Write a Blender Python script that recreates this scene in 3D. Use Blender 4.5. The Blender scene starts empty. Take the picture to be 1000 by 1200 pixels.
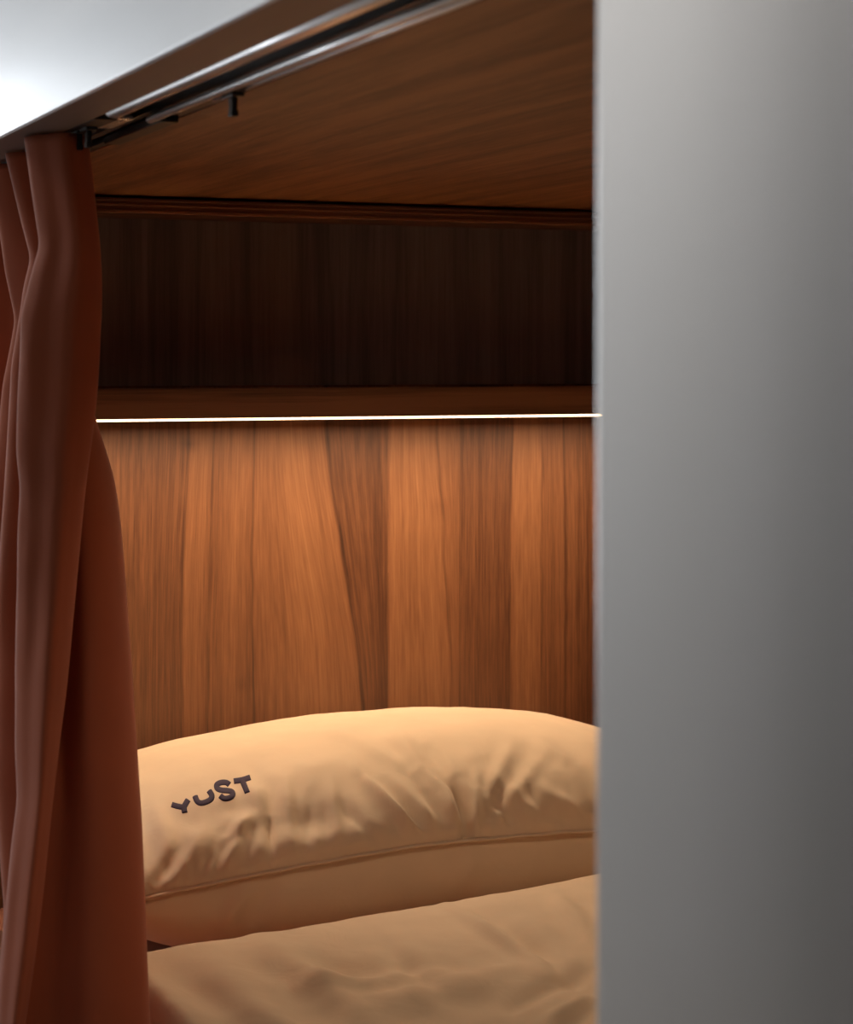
import bpy, bmesh, math, random
from mathutils import Vector, noise
from mathutils.bvhtree import BVHTree

random.seed(4)
S = bpy.context.scene
COL = S.collection
Z0 = 1.20                      # eye height
F = 2453.0                     # focal length in pixels of a 1000x1200 frame
CX, HY = 500.0, 422.0          # principal column, horizon row
TH = math.radians(22.58)       # camera turned right of the bunk's long axis (+Y)
CT, ST = math.cos(TH), math.sin(TH)

def dep(X, Y): return Y * CT + X * ST
def proj(p):
    d = dep(p[0], p[1])
    return CX + F * (p[0] * CT - p[1] * ST) / d, HY - F * (p[2] - Z0) / d
def Xat(px, Y): return Y * math.tan(TH + math.atan((px - CX) / F))
def interp(tab, v):
    if v <= tab[0][0]: return tab[0][1]
    for (a, b), (c, d) in zip(tab, tab[1:]):
        if v <= c:
            return b + (d - b) * (v - a) / (c - a)
    return tab[-1][1]
def sinterp(tab, v, w):        # the same, smoothed
    return sum(interp(tab, v + w * k) for k in (-1, -.5, 0, .5, 1)) / 5
def lerp(a, b, t): return a + (b - a) * t
def sstep(a, b, v):
    t = max(0, min(1, (v - a) / (b - a))); return t * t * (3 - 2 * t)

# ------------------------------------------------------------------ materials
def mat(name):
    m = bpy.data.materials.new(name); m.use_nodes = True
    nt = m.node_tree; b = nt.nodes['Principled BSDF']
    return m, nt, b
def N(nt, t, **kw):
    n = nt.nodes.new(t)
    for k, v in kw.items(): setattr(n, k, v)
    return n
def ramp(nt, stops, src):
    r = N(nt, 'ShaderNodeValToRGB'); e = r.color_ramp.elements
    e[0].position, e[0].color = stops[0][0], (*stops[0][1], 1)
    e[1].position, e[1].color = stops[-1][0], (*stops[-1][1], 1)
    for p, c in stops[1:-1]:
        x = e.new(p); x.color = (*c, 1)
    nt.links.new(src, r.inputs[0]); return r
def plain(name, col, rough=.5, metal=0, coat=0):
    m, nt, b = mat(name)
    b.inputs['Base Color'].default_value = (*col, 1)
    b.inputs['Roughness'].default_value = rough
    b.inputs['Metallic'].default_value = metal
    b.inputs['Coat Weight'].default_value = coat
    # a trace of unevenness
    no = N(nt, 'ShaderNodeTexNoise'); no.inputs['Scale'].default_value = 60
    mr = N(nt, 'ShaderNodeMapRange'); mr.inputs[3].default_value = max(0, rough - .05); mr.inputs[4].default_value = min(1, rough + .05)
    nt.links.new(no.outputs[0], mr.inputs[0]); nt.links.new(mr.outputs[0], b.inputs['Roughness'])
    return m

def wood(name, scale, rot=(0, 0, 0), dark=(.045, .018, .008), mid=(.16, .062, .024), light=(.29, .125, .05), rough=.42, figure=1.0, seed=0):
    """veneer: noise stretched along the grain (small scale on that axis)"""
    m, nt, b = mat(name)
    tc = N(nt, 'ShaderNodeTexCoord'); mp = N(nt, 'ShaderNodeMapping')
    mp.inputs['Scale'].default_value = scale; mp.inputs['Rotation'].default_value = rot
    mp.inputs['Location'].default_value = (seed, seed * .7, seed * 1.3)
    nt.links.new(tc.outputs['Object'], mp.inputs[0])
    n1 = N(nt, 'ShaderNodeTexNoise'); n1.inputs['Scale'].default_value = 1.0; n1.inputs['Detail'].default_value = 3
    n1.inputs['Distortion'].default_value = .8 * figure
    n2 = N(nt, 'ShaderNodeTexNoise'); n2.inputs['Scale'].default_value = 6.5; n2.inputs['Detail'].default_value = 6; n2.inputs['Roughness'].default_value = .7
    nt.links.new(mp.outputs[0], n1.inputs[0]); nt.links.new(mp.outputs[0], n2.inputs[0])
    mx = N(nt, 'ShaderNodeMix'); mx.inputs[0].default_value = .45
    nt.links.new(n1.outputs[0], mx.inputs[2]); nt.links.new(n2.outputs[0], mx.inputs[3])
    r = ramp(nt, [(.40, dark), (.49, mid), (.59, light)], mx.outputs[0])
    nt.links.new(r.outputs[0], b.inputs['Base Color'])
    b.inputs['Roughness'].default_value = rough
    bp = N(nt, 'ShaderNodeBump'); bp.inputs['Strength'].default_value = .12; bp.inputs['Distance'].default_value = .002
    nt.links.new(n2.outputs[0], bp.inputs['Height']); nt.links.new(bp.outputs[0], b.inputs['Normal'])
    return m

def headwood():
    """figured walnut: the 'grain' attribute is a coordinate that follows the figure, 'tone' its lightness"""
    m, nt, b = mat('walnut_veneer_figured')
    g = N(nt, 'ShaderNodeAttribute', attribute_name='grain'); t = N(nt, 'ShaderNodeAttribute', attribute_name='tone')
    tc = N(nt, 'ShaderNodeTexCoord'); sp = N(nt, 'ShaderNodeSeparateXYZ'); nt.links.new(tc.outputs['Object'], sp.inputs[0])
    def nz(gs, zs, det, rgh=.6):
        a = N(nt, 'ShaderNodeMath', operation='MULTIPLY'); a.inputs[1].default_value = gs; nt.links.new(g.outputs['Fac'], a.inputs[0])
        c = N(nt, 'ShaderNodeMath', operation='MULTIPLY'); c.inputs[1].default_value = zs; nt.links.new(sp.outputs[2], c.inputs[0])
        v = N(nt, 'ShaderNodeCombineXYZ'); nt.links.new(a.outputs[0], v.inputs[0]); nt.links.new(c.outputs[0], v.inputs[2])
        n = N(nt, 'ShaderNodeTexNoise'); n.inputs['Scale'].default_value = 1; n.inputs['Detail'].default_value = det; n.inputs['Roughness'].default_value = rgh
        nt.links.new(v.outputs[0], n.inputs[0]); return n
    broad, fine, pore = nz(28, 1.2, 3), nz(190, 1.6, 4, .7), nz(460, 15, 2)
    def add(x, y, k):
        mu = N(nt, 'ShaderNodeMath', operation='MULTIPLY_ADD'); mu.inputs[1].default_value = k
        s = N(nt, 'ShaderNodeMath', operation='SUBTRACT'); s.inputs[1].default_value = .5; nt.links.new(y, s.inputs[0])
        nt.links.new(s.outputs[0], mu.inputs[0]); nt.links.new(x, mu.inputs[2]); return mu.outputs[0]
    v = add(t.outputs['Fac'], broad.outputs[0], .45); v = add(v, fine.outputs[0], .62); v = add(v, pore.outputs[0], .50)
    r = ramp(nt, [(0, (.032, .013, .007)), (.3, (.11, .041, .018)), (.55, (.195, .078, .033)), (.8, (.285, .122, .052)), (1, (.38, .18, .082))], v)
    nt.links.new(r.outputs[0], b.inputs['Base Color']); b.inputs['Roughness'].default_value = .45
    bp = N(nt, 'ShaderNodeBump'); bp.inputs['Strength'].default_value = .15; bp.inputs['Distance'].default_value = .001
    nt.links.new(pore.outputs[0], bp.inputs['Height']); nt.links.new(bp.outputs[0], b.inputs['Normal'])
    return m

def fabric(name, col, rough=.85, sheen=.3, wscale=900, bump=.05, trans=0, crumple=0):
    m, nt, b = mat(name)
    tc = N(nt, 'ShaderNodeTexCoord')
    n = N(nt, 'ShaderNodeTexNoise'); n.inputs['Scale'].default_value = 9; n.inputs['Detail'].default_value = 3
    nt.links.new(tc.outputs['Object'], n.inputs[0])
    lo = tuple(c * .95 for c in col); hi = tuple(min(1, c * 1.05) for c in col)
    r = ramp(nt, [(.3, lo), (.7, hi)], n.outputs[0]); nt.links.new(r.outputs[0], b.inputs['Base Color'])
    b.inputs['Roughness'].default_value = rough; b.inputs['Sheen Weight'].default_value = sheen
    b.inputs['Sheen Roughness'].default_value = .4
    w = N(nt, 'ShaderNodeTexNoise'); w.inputs['Scale'].default_value = wscale; nt.links.new(tc.outputs['Object'], w.inputs[0])
    bp = N(nt, 'ShaderNodeBump'); bp.inputs['Strength'].default_value = bump * 4; bp.inputs['Distance'].default_value = .0004
    nt.links.new(w.outputs[0], bp.inputs['Height'])
    if crumple:
        c = N(nt, 'ShaderNodeTexNoise'); c.inputs['Scale'].default_value = 22; c.inputs['Detail'].default_value = 5; c.inputs['Distortion'].default_value = 1.2
        nt.links.new(tc.outputs['Object'], c.inputs[0])
        b2 = N(nt, 'ShaderNodeBump'); b2.inputs['Strength'].default_value = crumple; b2.inputs['Distance'].default_value = .004
        nt.links.new(c.outputs[0], b2.inputs['Height']); nt.links.new(bp.outputs[0], b2.inputs['Normal']); nt.links.new(b2.outputs[0], b.inputs['Normal'])
    else:
        nt.links.new(bp.outputs[0], b.inputs['Normal'])
    return m

def brushed(name, col, r0, r1, metal=1.0, sc=(40, 40, 1.2), bump=.02):
    m, nt, b = mat(name)
    tc = N(nt, 'ShaderNodeTexCoord'); mp = N(nt, 'ShaderNodeMapping'); mp.inputs['Scale'].default_value = sc
    nt.links.new(tc.outputs['Object'], mp.inputs[0])
    n = N(nt, 'ShaderNodeTexNoise'); n.inputs['Scale'].default_value = 1.0; n.inputs['Detail'].default_value = 4
    nt.links.new(mp.outputs[0], n.inputs[0])
    mr = N(nt, 'ShaderNodeMapRange'); mr.inputs[1].default_value = .3; mr.inputs[2].default_value = .7; mr.inputs[3].default_value = r0; mr.inputs[4].default_value = r1
    nt.links.new(n.outputs[0], mr.inputs[0]); nt.links.new(mr.outputs[0], b.inputs['Roughness'])
    r = ramp(nt, [(.3, tuple(c * .93 for c in col)), (.7, tuple(min(1, c * 1.05) for c in col))], n.outputs[0])
    nt.links.new(r.outputs[0], b.inputs['Base Color']); b.inputs['Metallic'].default_value = metal
    bp = N(nt, 'ShaderNodeBump'); bp.inputs['Strength'].default_value = bump; bp.inputs['Distance'].default_value = .002
    nt.links.new(n.outputs[0], bp.inputs['Height']); nt.links.new(bp.outputs[0], b.inputs['Normal'])
    return m

def emit(name, col, s):
    m, nt, b = mat(name)
    b.inputs['Base Color'].default_value = (*col, 1)
    b.inputs['Emission Color'].default_value = (*col, 1); b.inputs['Emission Strength'].default_value = s
    return m

M = dict(
    head=headwood(),
    niche=wood('walnut_veneer_recess_shade', (26, 26, .7), dark=(.15, .135, .13), mid=(.22, .19, .18), light=(.29, .25, .23), figure=.5, seed=3),
    ceil=wood('walnut_veneer_ceiling', (30, 1.5, 30), rot=(0, 0, math.radians(-4)), dark=(.11, .042, .017), mid=(.22, .092, .038), light=(.34, .155, .066), rough=.4, figure=.6, seed=1),
    rail_wood=wood('walnut_veneer_lying', (1.2, 60, 60), dark=(.11, .048, .024), mid=(.19, .085, .042), light=(.26, .12, .06), figure=.4, seed=5),
    carcass=wood('walnut_veneer_plain', (24, 24, 1.0), seed=8),
    cotton=fabric('beige_cotton', (.71, .535, .375), sheen=.15, crumple=.25),
    cotton2=fabric('beige_cotton_duvet', (.74, .56, .395), sheen=.15, crumple=.3),
    sheet=fabric('rust_pink_cotton', (.62, .25, .16), sheen=.1),
    curtain=fabric('terracotta_velour', (.51, .122, .050), rough=.8, sheen=.12, wscale=1500, bump=.03),
    thread=fabric('violet_thread', (.024, .008, .045), rough=.8, sheen=0, wscale=1600, bump=.2),
    steel=brushed('brushed_steel', (.70, .695, .69), .19, .26, sc=(9, 9, .4), bump=.006),
    steel_header=brushed('brushed_steel_header', (.72, .73, .74), .25, .33, sc=(9, .5, 9), bump=.008),
    bronze=brushed('bronze_underside', (.185, .142, .122), .42, .5, metal=.3, sc=(30, 1, 30)),
    alu=brushed('polished_aluminium', (.82, .82, .83), .24, .32, sc=(60, 2, 60)),
    dark_alu=brushed('dark_anodised_channel', (.10, .098, .095), .28, .36, sc=(60, 2, 60)),
    black=plain('black_plastic', (.012, .012, .013), .35),
    led=emit('warm_diffuser', (1.0, .72, .42), 4.5),
    window=emit('daylight', (.80, .90, 1.0), 1.0),
    paint=plain('grey_paint', (.42, .42, .43), .6),
    paint_dark=plain('dark_reflected_paint', (.10, .095, .095), .5),  # added on the unseen corridor wall so the steel reflects a darker step
    paint_light=plain('pale_plaster', (.75, .76, .77), .7),
    lino=plain('grey_floor_vinyl', (.36, .35, .34), .4),
)

# ------------------------------------------------------------------ object helpers
def link(name, bm, m, parent=None, smooth=False):
    me = bpy.data.meshes.new(name); bmesh.ops.recalc_face_normals(bm, faces=bm.faces)
    bm.to_mesh(me); bm.free(); me.materials.append(m)
    if smooth:
        for p in me.polygons: p.use_smooth = True
    o = bpy.data.objects.new(name, me); COL.objects.link(o)
    if parent:
        o.parent = parent
        o.matrix_parent_inverse = parent.matrix_basis.inverted()
    return o
def box(bm, x0, x1, y0, y1, z0, z1, bev=0, seg=2):
    r = bmesh.ops.create_cube(bm, size=1)
    for v in r['verts']:
        v.co = Vector((lerp(x0, x1, v.co.x + .5), lerp(y0, y1, v.co.y + .5), Z0 + lerp(z0, z1, v.co.z + .5)))
    if bev:
        es = list({e for v in r['verts'] for e in v.link_edges})
        bmesh.ops.bevel(bm, geom=es, offset=bev, segments=seg, affect='EDGES', profile=.6)
    return bm
def bxo(name, m, x0, x1, y0, y1, z0, z1, bev=0, parent=None):
    return link(name, box(bmesh.new(), x0, x1, y0, y1, z0, z1, bev), m, parent)
def struct(o): o['kind'] = 'structure'; return o
def tag(o, label, cat, group=None):
    o['label'] = label; o['category'] = cat
    if group: o['group'] = group
    return o
def empty(name, loc):
    o = bpy.data.objects.new(name, None); o.location = loc; o.empty_display_size = .05; COL.objects.link(o); return o
def prism(bm, pts, y0, y1):            # an X-Z outline run along Y
    a = [bm.verts.new((x, y0, Z0 + z)) for x, z in pts]; b = [bm.verts.new((x, y1, Z0 + z)) for x, z in pts]
    n = len(pts)
    for i in range(n): bm.faces.new((a[i], a[(i + 1) % n], b[(i + 1) % n], b[i]))
    bm.faces.new(a[::-1]); bm.faces.new(b); return bm

A, CZ = .400, .218                     # front plane, ceiling level (from the eye)
XR = 1.58                              # far long wall
YH, YP = 2.70, 2.85                    # shelf front, head wall
EDGE = A / math.tan(TH + math.atan((694 - CX) / F))   # where the steel side panel ends

# ------------------------------------------------------------------ the bunk's shell
FL = -Z0
def head_wall():
    x0, x1, z0, z1 = .49, XR, -1.0, .24
    Y = YP
    xs_t = lambda tab: [(a, b) for a, b in tab]
    G = [  # (grain value, path: image row -> image column), measured along the visible figure
        (0.00, [(498, 60), (830, 60)]),
        (0.10, [(498, 176), (600, 174), (830, 170)]),
        (0.18, [(498, 221), (520, 222), (560, 219), (650, 214), (740, 212), (830, 213)]),
        (0.25, [(498, 252), (560, 250), (650, 247), (740, 244), (830, 243)]),
        (0.32, [(498, 299), (560, 297), (650, 295), (740, 296), (830, 298)]),
        (0.40, [(498, 345), (560, 350), (650, 366), (740, 382), (830, 386)]),
        (0.455, [(498, 382), (560, 388), (620, 398), (700, 410), (760, 420), (830, 426)]),
        (0.50, [(498, 456.5), (830, 455)]),
        (0.58, [(498, 512), (560, 515), (600, 521), (650, 520), (740, 527), (830, 530)]),
        (0.62, [(498, 541), (830, 539)]),
        (0.70, [(498, 601), (560, 599), (650, 597), (830, 597)]),
        (0.75, [(498, 636), (830, 635)]),
        (0.80, [(498, 660), (560, 661), (650, 663), (830, 663)]),
        (0.90, [(498, 740), (830, 740)]),
        (1.10, [(498, 1000), (830, 1000)])]
    TONE = [(50, .40), (110, .42), (140, .44), (160, .38), (180, .42), (205, .36), (217, .36), (222, .60), (250, .58), (275, .52), (299, .50), (310, .66), (340, .72),
            (375, .68), (385, .42), (420, .30), (454, .30), (456.5, .70), (490, .70), (515, .66), (525, .58), (538, .52), (541, .40), (570, .36), (598, .32),
            (602, .62), (630, .66), (640, .50), (655, .56), (664, .50), (680, .34), (692, .30), (760, .55), (1000, .5)]
    LINES = [(1, .08, 3), (2, .34, 2.2), (3, .22, 2.5), (4, .30, 2), (5, .10, 3), (6, .42, 3), (7, .15, 1.2), (8, .30, 2.0), (9, .12, 1.5), (10, .34, 2), (11, .26, 1.6), (12, .30, 1.8)]
    nx, nz = 640, 90
    bm = bmesh.new(); lg = bm.verts.layers.float.new('grain'); lt = bm.verts.layers.float.new('tone')
    rows = []
    for j in range(nz + 1):
        z = lerp(z1, z0, j / nz); row = []
        for i in range(nx + 1):
            x = lerp(x0, x1, i / nx)
            v = bm.verts.new((x, Y, Z0 + z))
            px, py = proj(v.co)
            # figure paths are taken at the height of the wall seen between shelf and pillow
            yy = max(498, min(830, py))
            ps = [sinterp(t, yy, 18) for _, t in G]
            k = 0
            while k < len(ps) - 2 and px > ps[k + 1]: k += 1
            f = (px - ps[k]) / (ps[k + 1] - ps[k])
            gv = lerp(G[k][0], G[k + 1][0], f)
            # reference column (as at the top) for tone
            rx = lerp(G[k][1][0][1], G[k + 1][1][0][1], f)
            tn = interp(TONE, rx)
            for li, s, w in LINES:
                w *= .8; s *= 1.25; d = px - ps[li] + 1.2 * noise.noise(Vector((li * 7.1, z * 22, 0)))
                tn -= s * math.exp(-(d / w) ** 2) * (.75 + .4 * noise.noise(Vector((li, z * 9, 3))))
            # two little knots
            for kx, ky, kr in ((515, 597, 9), (283, 799, 8), (222, 522, 10)):
                tn -= .22 * math.exp(-((px - kx) / kr) ** 2 - ((py - ky) / (kr * .6)) ** 2)
            v[lg] = gv * .78 + (.37 if px > ps[7] else 0); v[lt] = .5 + (tn - .5) * .85
            row.append(v)
        rows.append(row)
    for j in range(nz):
        for i in range(nx):
            bm.faces.new((rows[j][i], rows[j + 1][i], rows[j + 1][i + 1], rows[j][i + 1]))
    me_o = link('wall_head', bm, M['head'])
    sm = me_o.modifiers.new('thick', 'SOLIDIFY'); sm.thickness = .02; sm.offset = -1
    return struct(me_o)
wh = head_wall()
# make the thickness go away from the bed
if wh.data.polygons[0].normal.y > 0: wh.data.flip_normals()

# sheet over the head wall in the recess, shade tone put into its colour
struct(bxo('trim_1', M['niche'], .49, XR, YP - .006, YP - .0005, -.036, CZ + .002))

struct(bxo('ceiling', M['ceil'], .5186, XR, .70, YP + .0, CZ, CZ + .02))
struct(bxo('wall_right', M['carcass'], XR, XR + .02, .68, YP + .02, -1.0, CZ + .02))
struct(bxo('wall_foot', M['carcass'], .455, XR, .68, .70, -1.0, CZ + .02))
# the jamb that closes the opening at the head end
struct(bxo('trim_2', M['carcass'], .449, .49, 2.745, YP + .02, -1.0, CZ - .001))

# cornice under the ceiling at the head wall
c = empty('cornice', (.98, YH, Z0 + .2))
bm = box(bmesh.new(), .492, XR - .002, YH + .0015, YP - .007, .1965, CZ - .004)
cb = link('cornice_board', bm, M['rail_wood'], c)
for k, (za, zb) in enumerate(((.1940, .1985), (.2035, .2065), (.2100, .2125))):
    bxo('cornice_bead', M['rail_wood'], .492, XR - .002, YH - .001, YH + .003, za, zb, .0008, c)
tag(c, 'dark walnut cornice board running along the head wall, right under the wooden ceiling', 'cornice')

# shelf with a deep front rail; the light strip sits under its front edge
s = empty('wall_shelf', (.98, YH, Z0 - .06))
bxo('shelf_board', M['rail_wood'], .492, XR - .002, YH + .016, YP - .007, -.058, -.040, 0, s)
bxo('shelf_fascia', M['rail_wood'], .492, XR - .002, YH, YH + .016, -.0782, -.0375, .0012, s)
bxo('shelf_batten', M['rail_wood'], .492, XR - .002, YH + .016, YH + .034, -.0775, -.058, 0, s)
tag(s, 'walnut shelf with a plain front board below the dark recess, light strip under it', 'shelf')

l = empty('light_strip', (.98, YH + .006, Z0 - .081))
bxo('diffuser', M['led'], .494, XR - .004, YH + .0008, YH + .011, -.0812, -.0782, .0006, l)
bxo('light_channel', M['alu'], .494, XR - .004, YH + .011, YH + .013, -.0812, -.0782, 0, l)
tag(l, 'thin glowing warm white light strip under the front edge of the walnut shelf', 'light')

ld = bpy.data.lights.new('light_strip_glow', 'AREA'); ld.shape = 'RECTANGLE'; ld.size = XR - .5; ld.size_y = .009
ld.energy = 5.4; ld.color = (1.0, .735, .47)
lo = bpy.data.objects.new('light_strip_glow', ld); lo.location = (.984, YH + .0065, Z0 - .0825)
lo.rotation_euler = (math.radians(-5), 0, 0)
COL.objects.link(lo)

# ------------------------------------------------------------------ steel cladding outside
p = empty('side_panel', (A, EDGE, 0))
bm = bmesh.new(); r = .006
pts = []
def panel_outline():     # plan outline with a rounded edge, run along Z
    o = []
    for k in range(7):
        a = math.pi / 2 * k / 6
        o.append((A + r - r * math.cos(a), EDGE - r + r * math.sin(a)))
    o += [(A + .045, EDGE), (A + .045, -1.6), (A, -1.6)]
    return o
ol = panel_outline()
lo_ = [bm.verts.new((x, y, .0)) for x, y in ol]; hi_ = [bm.verts.new((x, y, Z0 + CZ - .0005)) for x, y in ol]
for i in range(len(ol)): bm.faces.new((lo_[i], lo_[(i + 1) % len(ol)], hi_[(i + 1) % len(ol)], hi_[i]))
bm.faces.new(lo_); bm.faces.new(hi_)
link('steel_sheet', bm, M['steel'], p)
tag(p, 'tall blurred grey brushed steel panel covering the right side of the opening', 'panel')

h = empty('header_panel', (A, 1.2, Z0 + CZ))
bm = bmesh.new()
pts = [(A + .003, CZ), (A + .0008, CZ + .0010), (A, CZ + .0032), (A, CZ + .80), (A + .02, CZ + .80), (A + .02, CZ)]
prism(bm, pts, -1.6, 4.6); link('steel_sheet', bm, M['steel_header'], h)
bm = bmesh.new()
prism(bm, [(A + .0032, CZ - .0004), (A + .0032, CZ + .02), (.4475, CZ + .02), (.4475, CZ - .0004)], .79, 2.745)
link('underside_strip', bm, M['bronze'], h)
tag(h, 'pale shiny steel header over the opening with a brown underside, top left', 'panel')

bxo_ = bxo('front_panel', M['steel'], A, A + .045, 2.746, 4.6, -Z0 + .0, CZ - .0005, .001)
tag(bxo_, 'steel panel beyond the curtain at the head end of the bunk', 'panel')

# roof carcass over ceiling and rail
struct(bxo('trim_3', M['black'], A + .021, XR + .02, .68, YP + .02, CZ + .0205, CZ + .06))

# ------------------------------------------------------------------ double curtain rail
t = empty('curtain_rail', (.48, 1.4, Z0 + CZ))
Y0, Y1, YE = .80, 1.835, 2.70
# channel body: lip, recess, lip, recess
prof = [(.4478, CZ + .020), (.4478, CZ + .0055), (.4650, CZ + .0055), (.4650, CZ + .014), (.4893, CZ + .014), (.4893, CZ + .004),
        (.4990, CZ + .004), (.4990, CZ + .012), (.5080, CZ + .012), (.5080, CZ + .001), (.5184, CZ + .001), (.5184, CZ + .020)]
link('rail_channel', prism(bmesh.new(), prof, Y0, YE), M['dark_alu'], t)
def rod(name, xc, zc, rx, rz, y0, y1, m, par):
    bm = bmesh.new(); n = 20
    link(name, prism(bm, [(xc + rx * math.cos(2 * math.pi * k / n), zc + rz * math.sin(2 * math.pi * k / n)) for k in range(n)], y0, y1), m, par, True)
rod('rail_lip', .4556, CZ + .0003, .0076, .0048, Y0, Y1 - .02, M['alu'], t)
rod('rail_lip', .4936, CZ - .0012, .0042, .0038, Y0, Y1, M['alu'], t)
rod('rail_lip', .5118, CZ + .0005, .0024, .0018, Y0, Y1 - .14, M['alu'], t)
bxo('rail_end_block', M['black'], .4990, .5165, 1.82, 2.03, CZ - .0052, CZ + .0035, .0020, t)
bxo('rail_end_block', M['black'], .4485, .4700, 1.86, 2.02, CZ - .0005, CZ + .0050, .001, t)
bxo('joint_plate', M['alu'], .470, .4865, 1.865, 1.945, CZ + .001, CZ + .006, .002, t)
tag(t, 'dark metal double curtain rail with shiny lips, fixed under the header', 'curtain rail')

def make_glider(y, drop, name='curtain_glider'):
    g = empty(name, (.506, y, Z0 + CZ))
    bm = bmesh.new(); box(bm, .5015, .5125, y - .014, y + .014, CZ - .0055, CZ - .0015, .0012)
    link('carriage', bm, M['black'], g)
    bm = bmesh.new(); box(bm, .5042, .5090, y - .0060, y + .0050, CZ - drop, CZ - .005, .0016, 3)
    link('hook_stem', bm, M['black'], g)
    bm = bmesh.new(); box(bm, .5036, .5098, y - .0064, y + .0040, CZ - drop - .002, CZ - drop + .0035, .0012)
    link('hook_tip', bm, M['black'], g)
    return g
g0 = make_glider(Xat(275, 1) and .506 / math.tan(TH + math.atan((272 - CX) / F)), .0190)
tag(g0, 'single black plastic hook hanging from the rail, clear of the curtain', 'curtain hook')
def dup(o, dy, dx=0, dz=0):
    c = o.copy(); COL.objects.link(c); c.location = o.location + Vector((dx, dy, dz))
    for ch in o.children:
        d = ch.copy(); COL.objects.link(d); d.parent = c
        d.matrix_parent_inverse = ch.matrix_parent_inverse.copy()
    return c
# the hooks the curtain hangs on sit packed together where the cloth begins
base_y = g0.location.y
spots = [(1.935, -.046, -.004), (1.972, -.046, -.003), (2.010, -.044, -.004)]
for k, (yy, dx, dz) in enumerate(spots):
    q = dup(g0, yy - base_y, dx, dz + .006)
    tag(q, 'black plastic hook packed with others at the top of the rust red curtain', 'curtain hook', 'black hooks bunched at the curtain')

# ------------------------------------------------------------------ curtain
lead = [(130, 98), (175, 105), (250, 113), (300, 118), (350, 118), (420, 115), (480, 112), (520, 106), (600, 96), (700, 87), (800, 77), (900, 65), (1000, 54), (1100, 42), (1200, 26), (1400, 5)]
L2 = [(130, 26), (168, 30), (230, 39), (287, 48), (322, 37), (370, 25), (480, 21), (530, 20), (570, 24), (620, 22), (690, 21), (780, 19), (880, 19), (930, 21), (1000, 13), (1060, 7), (1130, 0), (1200, -5), (1400, -15)]
R2 = [(130, 80), (300, 95), (450, 101), (490, 110), (520, 120), (560, 131), (620, 140), (700, 146), (780, 152), (890, 158), (960, 163), (1060, 168), (1200, 172), (1400, 176)]
L1 = [(130, 2), (180, 6), (240, 21), (303, 37), (335, 29), (370, 24), (430, 14), (600, 4), (700, -2), (900, -5), (967, 0), (1055, 7), (1150, 2), (1400, 0)]
L0 = [(130, -22), (200, -12), (270, 0), (315, 6), (375, 18), (450, 4), (600, -12), (900, -14), (1000, 8), (1400, 12)]
cols = [
    (lambda y: sinterp(lead, y, 25) - 9, 2.018),
    (lambda y: sinterp(lead, y, 25) - 1.5, 2.004),
    (lambda y: sinterp(lead, y, 25), 1.990),
    (lambda y: lerp(sinterp(lead, y, 25), sinterp(L2, y, 20), .16), 1.972),
    (lambda y: lerp(sinterp(lead, y, 25), sinterp(L2, y, 20), .38), 1.962),
    (lambda y: lerp(sinterp(lead, y, 25), sinterp(L2, y, 20), .66), 1.984),
    (lambda y: lerp(sinterp(lead, y, 25), sinterp(L2, y, 10), .88), 2.000),
    (lambda y: sinterp(L2, y, 8), 2.020),
    (lambda y: sinterp(L2, y, 10) + 5, 2.040),
    (lambda y: lerp(sinterp(L2, y, 10), sinterp(R2, y, 25), .35), 2.066),
    (lambda y: lerp(sinterp(L2, y, 20), sinterp(R2, y, 25), .62), 2.045),
    (lambda y: lerp(sinterp(L2, y, 20), sinterp(R2, y, 25), .84), 2.058),
    (lambda y: sinterp(R2, y, 15), 2.092),
    (lambda y: sinterp(R2, y, 15) - 8, 2.125),
    (lambda y: lerp(sinterp(L1, y, 20), sinterp(R2, y, 25), .5), 2.150),
    (lambda y: lerp(sinterp(L1, y, 10), sinterp(R2, y, 25), .12), 2.165),
    (lambda y: sinterp(L1, y, 8), 2.185),
    (lambda y: sinterp(L1, y, 10) + 8, 2.21),
    (lambda y: 66 + .02 * (y - 400), 2.25),
    (lambda y: sinterp(L0, y, 10) + 14, 2.30),
    (lambda y: sinterp(L0, y, 8), 2.325),
    (lambda y: sinterp(L0, y, 10) + 10, 2.35),
    (lambda y: 48, 2.40),
    (lambda y: 20, 2.45),
    (lambda y: -14 + 24 * sstep(880, 1000, y), 2.48),
    (lambda y: 16, 2.53),
]
def crom(p0, p1, p2, p3, t):
    return .5 * ((2 * p1) + (-p0 + p2) * t + (2 * p0 - 5 * p1 + 4 * p2 - p3) * t * t + (-p0 + 3 * p1 - 3 * p2 + p3) * t ** 3)
cur = empty('curtain', (.47, 2.2, Z0 - .78))
bm = bmesh.new(); rows = []; NZ = 150; SUB = 7
ztop, zbot = CZ - .0025, -.785
for j in range(NZ + 1):
    z = lerp(ztop, zbot, j / NZ); pl = []
    for fx, Yc in cols:
        Y = Yc - .235 * sstep(-.20, -.70, z)
        d = Y * CT + .47 * ST; yim = HY - F * z / d
        Y2 = Y
        X = Xat(fx(yim), Y2)
        pl.append(Vector((X, Y2, 0)))
    row = []
    for i in range(len(pl) - 1):
        for q in range(SUB):
            t_ = q / SUB
            a = crom(pl[max(0, i - 1)], pl[i], pl[i + 1], pl[min(len(pl) - 1, i + 2)], t_)
            w = .0015 * noise.noise(Vector((i * .45 + t_ * .45, z * 7, 2.2))) + .0008 * noise.noise(Vector((i * .9 + t_ * .9, z * 19, 5)))
            row.append(bm.verts.new((a.x + w, a.y + w, Z0 + z)))
    rows.append(row)
for j in range(NZ):
    for i in range(len(rows[0]) - 1):
        bm.faces.new((rows[j][i], rows[j + 1][i], rows[j + 1][i + 1], rows[j][i + 1]))
cc = link('curtain_cloth', bm, M['curtain'], cur, True)
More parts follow.
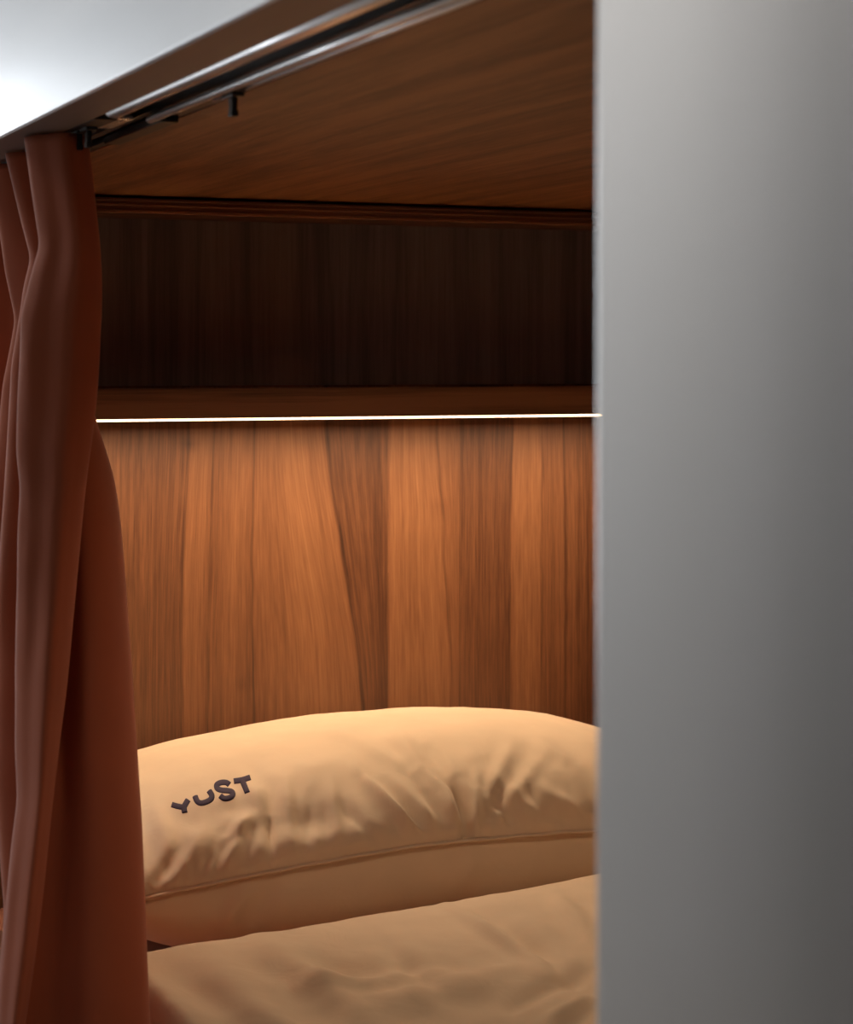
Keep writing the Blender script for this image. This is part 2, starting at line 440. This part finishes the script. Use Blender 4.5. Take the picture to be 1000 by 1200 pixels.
so = cc.modifiers.new('thick', 'SOLIDIFY'); so.thickness = .0014; so.offset = 0
tag(cur, 'rust red curtain drawn aside in folds at the left of the bunk opening', 'curtain')

# ------------------------------------------------------------------ bed
bd = empty('bed', (.98, 1.8, 0))
bxo('bed_base', M['carcass'], .47, XR - .004, .705, YP - .004, -Z0, -.90, .003, bd)
bxo('side_board', M['carcass'], A, A + .045, EDGE + .001, 2.745, -Z0, -.80, .002, bd)
tag(bd, 'built-in walnut bed base and side board under the mattress', 'bed')
mz = -.735
ma = bxo('mattress', M['sheet'], .527, XR - .006, .712, YP - .008, -.895, mz, .03)
tag(ma, 'mattress under a rust pink sheet, just visible left of the pillow', 'mattress')

# crease tools: each crease is a soft groove/ridge between two image points of the cloth at rest
def seg_d(px, py, a, b):
    ax, ay = a; bx_, by = b; dx, dy = bx_ - ax, by - ay
    L = dx * dx + dy * dy; t = max(0, min(1, ((px - ax) * dx + (py - ay) * dy) / L))
    n = (dx * (py - ay) - dy * (px - ax)) / math.sqrt(L)
    ex, ey = px - (ax + t * dx), py - (ay + t * dy)
    return t, math.hypot(ex, ey), n
def crease(px, py, C):
    h = 0
    for a, b, w, amp in C:
        t, d, n = seg_d(px, py, a, b)
        if d < w * 4:
            taper = math.sin(math.pi * min(1, max(.08, t * .84 + .08))) ** .7
            h += amp * taper * (math.exp(-(d / w) ** 2) - .45 * math.exp(-((d - w * 1.8) / (w * 1.1)) ** 2))
    return h

PC = [  # pillow top: (from, to, width px, height m)
    ((462, 858), (545, 962), 8, .0055), ((391, 854), (486, 904), 7, .0025), ((486, 904), (536, 960), 6, .0040), ((497, 893), (548, 938), 4, -.0025), ((430, 915), (503, 988), 4, .0030), ((564, 926), (598, 971), 5, .0035), ((632, 870), (665, 890), 5, .0020), ((296, 958), (262, 984), 6, .0035), ((262, 984), (242, 1026), 5, .0035), ((318, 958), (318, 1012), 3, -.0035), ((505, 880), (560, 965), 7, -.0045), ((418, 900), (490, 978), 7, .0055), ((452, 915), (500, 975), 6, -.0035),
    ((536, 915), (549, 985), 6, -.0060), ((560, 905), (556, 985), 6, .0045), ((600, 872), (560, 960), 8, .0035), ((575, 905), (630, 960), 9, .0045),
    ((640, 880), (570, 975), 8, .0030), ((620, 915), (690, 960), 8, .0035), ((640, 955), (692, 960), 10, -.0030), ((300, 968), (420, 952), 18, -.0065), ((330, 905), (410, 895), 16, .0040), ((490, 900), (520, 950), 12, -.0055), ((575, 935), (600, 970), 12, -.0050), ((210, 960), (262, 965), 14, -.0045),
    ((318, 925), (316, 1008), 7, -.0050), ((336, 915), (345, 1000), 7, .0045), ((366, 930), (362, 1000), 6, -.0030), ((388, 915), (398, 995), 7, .0040),
    ((300, 930), (262, 1020), 9, .0042), ((272, 975), (235, 1030), 7, -.0040), ((240, 968), (205, 1035), 9, .0036), ((215, 990), (178, 1040), 8, -.0040),
    ((280, 905), (310, 950), 8, .0030), ((250, 950), (300, 945), 9, -.0035), 
    ((400, 940), (440, 985), 6, -.0025), ((180, 940), (200, 1000), 10, .0035), ((655, 860), (690, 900), 10, -.0025), ((420, 870), (520, 862), 10, .0015),
]
def pillow():
    root = empty('pillow', (.97, 2.55, Z0 + mz))
    cx, cy, hw, hd = 1.005, 2.552, .445, .262
    def outline(s, t):
        # s,t in -1..1 ; corners a little drawn out, sides pulled in
        x = s * hw * (1 - .055 * (1 - t * t)); y = t * hd * (1 - .05 * (1 - s * s))
        k = (s * s * t * t) ** 2
        x *= 1 - .05 * k; y *= 1 - .05 * k
        return cx + x, cy + y
    def seamz(X, t):
        z = interp([(.50, -.622), (.62, -.603), (.75, -.590), (.956, -.575), (1.19, -.578), (1.44, -.60)], X)
        return z + .022 * ((t + 1) / 2)
    def H(s, t, e):
        return (max(0, 1 - abs(s) ** (2.3 if s < 0 else 2.8)) ** e) * (max(0, 1 - abs(t) ** 2.2) ** .52)
    def remap(k, n):          # denser towards the edges
        u = 2 * k / n - 1; return math.sin(u * math.pi / 2) * .6 + u * .4 if abs(u) < 1 else u
    nx, ny = 300, 170
    out = []
    for side in (1, -1):
        bm = bmesh.new(); rows = []
        for j in range(ny + 1):
            t = remap(j, ny); row = []
            for i in range(nx + 1):
                s = remap(i, nx)
                x, y = outline(s, t)
                z = sinterp([(-2, seamz(-2, t)), (.5, seamz(.5, t)), (.62, seamz(.62, t)), (.75, seamz(.75, t)), (.956, seamz(.956, t)), (1.19, seamz(1.19, t)), (1.4, seamz(1.4, t)), (3, seamz(3, t))], x, .06)
                hh = H(s, t, .42)
                if side > 0: zz = z + .090 * hh + .0012
                else:
                    hb = (max(0, 1 - abs(s) ** 2.1) ** .44) * (max(0, 1 - abs(t) ** 2.2) ** .46); zz = max(mz + .004, z - .17 * hb)
                    x = cx + (x - cx) * .99; y = cy + (y - cy) * .985 - (.020 * 4 * hb * (1 - hb) if t < 0 else 0)
                p_ = Vector((x, y, Z0 + zz))
                if side > 0:
                    px, py = proj(p_)
                    front = sstep(1.0, .55, t)
                    edge = sstep(0, .05, hh)
                    dz = .95 * crease(px, py, PC) * front * edge
                    dz += edge * (.0022 * noise.noise(Vector((x * 14, y * 14, 1))) + .0012 * noise.noise(Vector((x * 38, y * 22, 4))))
                    # gathers along the seam
                    gath = math.exp(-((t + 1) / .09)) * edge
                    gath = math.exp(-((t + 1) / .16)) * edge; dz += gath * (.0045 * noise.noise(Vector((x * 42, t * 5, 8))) + .0020 * noise.noise(Vector((x * 95, t * 9, 3))) - .007 * math.exp(-((x - 1.012) / .008) ** 2))
                    p_ += Vector((0, -.55, .83)) * dz
                else:
                    dz = .003 * noise.noise(Vector((x * 9, y * 9, zz * 9)))
                    px, py = proj(p_)
                    dz += crease(px, py, [((300, 1020), (262, 1085), 9, .006), ((330, 1020), (300, 1080), 8, -.004), ((560, 990), (540, 1040), 14, .004)]) * sstep(0, .1, hh)
                    p_ += Vector((0, -1, -.2)) * dz
                row.append(bm.verts.new(p_))
            rows.append(row)
        for j in range(ny):
            for i in range(nx):
                bm.faces.new((rows[j][i], rows[j][i + 1], rows[j + 1][i + 1], rows[j + 1][i]))
        if side > 0:
            bm.normal_update(); tree = BVHTree.FromBMesh(bm)
        out.append(link('top_panel' if side > 0 else 'bottom_panel', bm, M['cotton'], root, True))
        if side > 0:
            edge_pts = [rows[0][i].co.copy() if False else None for i in range(0)]
    # seam flange along the outline: a flat raised edge
    bm = bmesh.new(); ring = []
    path = [(-1 + 2 * k / 120, -1) for k in range(120)] + [(1, -1 + 2 * k / 60) for k in range(60)] + [(1 - 2 * k / 120, 1) for k in range(120)] + [(-1, 1 - 2 * k / 60) for k in range(60)]
    for (s_, t_) in path:
        x, y = outline(s_, t_)
        z = sinterp([(-2, seamz(-2, t_)), (.5, seamz(.5, t_)), (.62, seamz(.62, t_)), (.75, seamz(.75, t_)), (.956, seamz(.956, t_)), (1.19, seamz(1.19, t_)), (1.4, seamz(1.4, t_)), (3, seamz(3, t_))], x, .06)
        z += .0012 * noise.noise(Vector((x * 25, y * 9, 3)))
        c_ = Vector((x, y, Z0 + z)); o_ = Vector((x - cx, (y - cy), 0)).normalized() if abs(t_) < 1 else Vector((0, t_, 0))
        o_ = Vector((s_ if abs(s_) == 1 else s_ ** 9, t_ if abs(t_) == 1 else t_ ** 9, 0)).normalized()
        sec = [c_ - o_ * .004 + Vector((0, 0, .0022)), c_ + o_ * .0048 + Vector((0, 0, .0002)), c_ + o_ * .0056 + Vector((0, 0, -.0010)), c_ + o_ * .0046 + Vector((0, 0, -.0022)), c_ - o_ * .006 + Vector((0, 0, -.0014))]
        ring.append([bm.verts.new(q) for q in sec])
    n = len(ring)
    for i in range(n):
        for k in range(5):
            bm.faces.new((ring[i][k], ring[(i + 1) % n][k], ring[(i + 1) % n][(k + 1) % 5], ring[i][(k + 1) % 5]))
    link('seam_edge', bm, M['cotton'], root, True)
    # embroidered letters, laid on the cloth
    def zp(x, y): return 180 + x / 7.143, 890 + y / 7.143
    letters = {
        'Y': [[(152, 378), (200, 392), (256, 402)], [(290, 338), (272, 368), (256, 402), (262, 448)]],
        'U': [[(347, 306), (366, 350), (400, 366), (450, 352), (484, 328), (486, 296), (464, 262)]],
        'S': [[(636, 212), (608, 194), (566, 194), (532, 212), (536, 244), (572, 258), (620, 262), (656, 272), (662, 300), (634, 322), (590, 326), (558, 304)]],
        'T': [[(672, 182), (740, 172), (810, 150)], [(742, 174), (764, 226), (786, 280)]],
    }
    eye = Vector((0, 0, Z0))
    def hit(px, py):
        u = (px - CX) / F; v = (HY - py) / F
        d = Vector((ST + u * CT, CT - u * ST, v)).normalized()
        loc, nor, _, _ = tree.ray_cast(eye, d)
        return loc, (nor if nor.dot(d) < 0 else -nor)
    for ch, strokes in letters.items():
        bm = bmesh.new()
        for st in strokes:
            P = [Vector((*zp(*q), 0)) for q in st]
            fine = []
            for i in range(len(P) - 1):
                for q in range(8):
                    fine.append(crom(P[max(0, i - 1)], P[i], P[i + 1], P[min(len(P) - 1, i + 2)], q / 8))
            fine.append(P[-1])
            if len(P) == 2: fine = [lerp(P[0], P[1], k / 10) for k in range(11)]
            secs = []
            for i, q in enumerate(fine):
                tng = (fine[min(len(fine) - 1, i + 1)] - fine[max(0, i - 1)]).normalized(); nrm = Vector((-tng.y, tng.x, 0))
                nrm.x *= 1.0
                row = []
                for k in range(-4, 5):
                    pt = q + nrm * (k / 4 * 3.3)
                    loc, nor = hit(pt.x, pt.y)
                    hgt = .0002 + .0013 * math.sqrt(max(0, 1 - (k / 4) ** 2))
                    if i in (0, len(fine) - 1): hgt *= .3
                    row.append(bm.verts.new(loc + nor * hgt))
                row.append(bm.verts.new(row[-1].co - nor * .0010)); 
                loc, nor = hit((q - nrm * 3.3).x, (q - nrm * 3.3).y); row.append(bm.verts.new(row[0].co - nor * .0010))
                secs.append(row)
            for i in range(len(secs) - 1):
                m_ = len(secs[0])
                for k in range(m_):
                    bm.faces.new((secs[i][k], secs[i + 1][k], secs[i + 1][(k + 1) % m_], secs[i][(k + 1) % m_]))
            bm.faces.new(secs[0]); bm.faces.new(secs[-1])
        lt = link('embroidered_letter', bm, M['thread'], root, True)
        lt['label'] = 'dark violet embroidered letter ' + ch
    tag(root, 'plump beige cotton pillow with dark violet embroidered letters against the walnut head wall', 'pillow')
pillow()

DC = [
    ((520, 1060), (640, 1130), 6, .0040), ((560, 1060), (690, 1160), 10, -.0035), ((300, 1100), (420, 1180), 14, .0050), ((180, 1130), (300, 1190), 18, -.0060),
    ((350, 1155), (520, 1140), 7, .0030), ((400, 1190), (690, 1120), 14, .0035), ((230, 1090), (330, 1080), 8, .0020), ((440, 1100), (520, 1170), 10, -.0030),
    ((600, 1180), (690, 1140), 9, -.0040), ((640, 1200), (690, 1175), 8, .0050), ((250, 1150), (380, 1240), 16, .0050), ((330, 1120), (480, 1150), 9, -.0025),
    ((650, 1050), (690, 1090), 9, .0030), ((200, 1115), (280, 1105), 5, .0015), ((480, 1075), (620, 1058), 9, .0020),
]
def duvet():
    nx, ny = 260, 320
    x0, x1 = .524, XR - .012
    bm = bmesh.new(); rows = []
    for j in range(ny + 1):
        v = j / ny; row = []
        for i in range(nx + 1):
            u = i / nx
            x = lerp(x0, x1, u)
            ye = 2.165 + (x - .58) * .10 + .010          # far edge (towards the pillow)
            # arc-length param: underside tuck, rolled edge, top
            ztop_ = -.618 + (x - .58) * .036 - .006 * math.sin((x - .5) * 3.3) - .03 * sstep(1.9, 1.0, 0 + lerp(ye, .80, v))
            R_ = .045
            if v < .06:                             # under side
                k = v / .06; y = lerp(ye - .14, ye - R_, k); z = mz + .010
            elif v < .16:                           # rolled edge
                k = (v - .06) / .10; a = -math.pi / 2 + math.pi * k
                y = ye - R_ + R_ * math.cos(a); hz = (ztop_ - (mz + .010)) / 2; z = (ztop_ + mz + .010) / 2 + hz * math.sin(a)
            else:
                k = (v - .16) / .84; y = lerp(ye - R_, .78, k ** 1.15); z = ztop_
            # sides fall to the mattress
            sd = min(x - x0, x1 - x); f = math.sqrt(max(0, 1 - (1 - min(1, sd / .03)) ** 2))
            z = lerp(mz + .006, z, f)
            p_ = Vector((x, y, Z0 + z))
            if v > .10:
                px, py = proj(p_)
                dz = 1.7 * crease(px, py, DC) if py < 1400 else 0
                dz += .0060 * noise.noise(Vector((x * 5, y * 5, 7))) + .0030 * noise.noise(Vector((x * 15 + y * 6, y * 12, 2))) + .0010 * noise.noise(Vector((x * 40, y * 30, 9)))
                dz *= lerp(.4, 1, sstep(.16, .30, v)); p_.z += dz * sstep(.10, .16, v) * f
            row.append(bm.verts.new(p_))
        rows.append(row)
    for j in range(ny):
        for i in range(nx):
            bm.faces.new((rows[j][i], rows[j][i + 1], rows[j + 1][i + 1], rows[j + 1][i]))
    o = link('duvet', bm, M['cotton2'], None, True)
    tag(o, 'beige cotton duvet spread over the bed in front of the pillow', 'duvet')
duvet()

# ------------------------------------------------------------------ the corridor outside (lights the steel and the curtain)
struct(bxo('floor', M['lino'], -1.15, 1.6, -1.8, 9.0, -Z0 - .02, -Z0))
struct(bxo('wall_left', M['paint_light'], -1.17, -1.15, 3.1, 9.0, -Z0, 1.3))
struct(bxo('wall_left_2', M['paint_dark'], -1.17, -1.15, -1.8, 3.1, -Z0, 1.3))
struct(bxo('wall_back', M['paint'], -1.17, 1.6, -1.82, -1.8, -Z0, 1.3))
struct(bxo('ceiling_corridor', M['paint_light'], -1.17, A + .02, -1.8, 9.0, 1.3, 1.32))

def area(name, loc, rot, sx, sy, e, col):
    d = bpy.data.lights.new(name, 'AREA'); d.shape = 'RECTANGLE'; d.size = sx; d.size_y = sy; d.energy = e; d.color = col
    o = bpy.data.objects.new(name, d); o.location = loc; o.rotation_euler = rot; COL.objects.link(o); return o
# window at the far end of the corridor
area('window_light', (-.38, 8.9, Z0 + .03), (math.radians(-90), 0, 0), 1.5, 2.4, 43, (.92, .96, 1.0))
# added unseen lights under the corridor ceiling, brightening steel panel and curtain
area('corridor_fill', (-.45, 4.0, Z0 + 1.27), (0, 0, 0), .4, 1.8, 26, (1.0, .95, .90))
area('corridor_fill', (-.45, .2, Z0 + 1.27), (0, 0, 0), .4, 1.0, 1.6, (1.0, .93, .85))
area('bunk_fill', (1.12, 1.72, Z0 + CZ - .01), (math.radians(14), 0, 0), .12, .12, 1.0, (1.0, .74, .50)).data.spread = math.radians(135)  # added warm fill for duvet and pillow, no fixture, out of view
area('side_fill', (-1.12, -.5, Z0 - .25), (math.radians(90), 0, math.radians(-60)), .4, 1.2, 2.2, (1.0, .90, .78))  # added unseen warm fill behind the camera, for curtain and bunk interior

w = bpy.data.worlds.new('World'); S.world = w; w.use_nodes = True
w.node_tree.nodes['Background'].inputs[0].default_value = (.8, .88, 1, 1)
w.node_tree.nodes['Background'].inputs[1].default_value = .15

# ------------------------------------------------------------------ camera
cd = bpy.data.cameras.new('Camera'); cam = bpy.data.objects.new('Camera', cd); COL.objects.link(cam)
cd.sensor_fit = 'AUTO'; cd.sensor_width = 36; cd.lens = F / 1200 * 36
cd.shift_y = -(600 - HY) / 1200
cd.clip_start = .02
cam.location = (0, 0, Z0); cam.rotation_euler = (math.radians(90), 0, -TH)
cd.dof.use_dof = True; cd.dof.focus_distance = 2.55; cd.dof.aperture_fstop = 9.7
S.camera = cam
S.view_settings.view_transform = 'Standard'; S.view_settings.look = 'None'
S.view_settings.gamma = 1; S.view_settings.use_curve_mapping = False; S.view_settings.exposure = 0
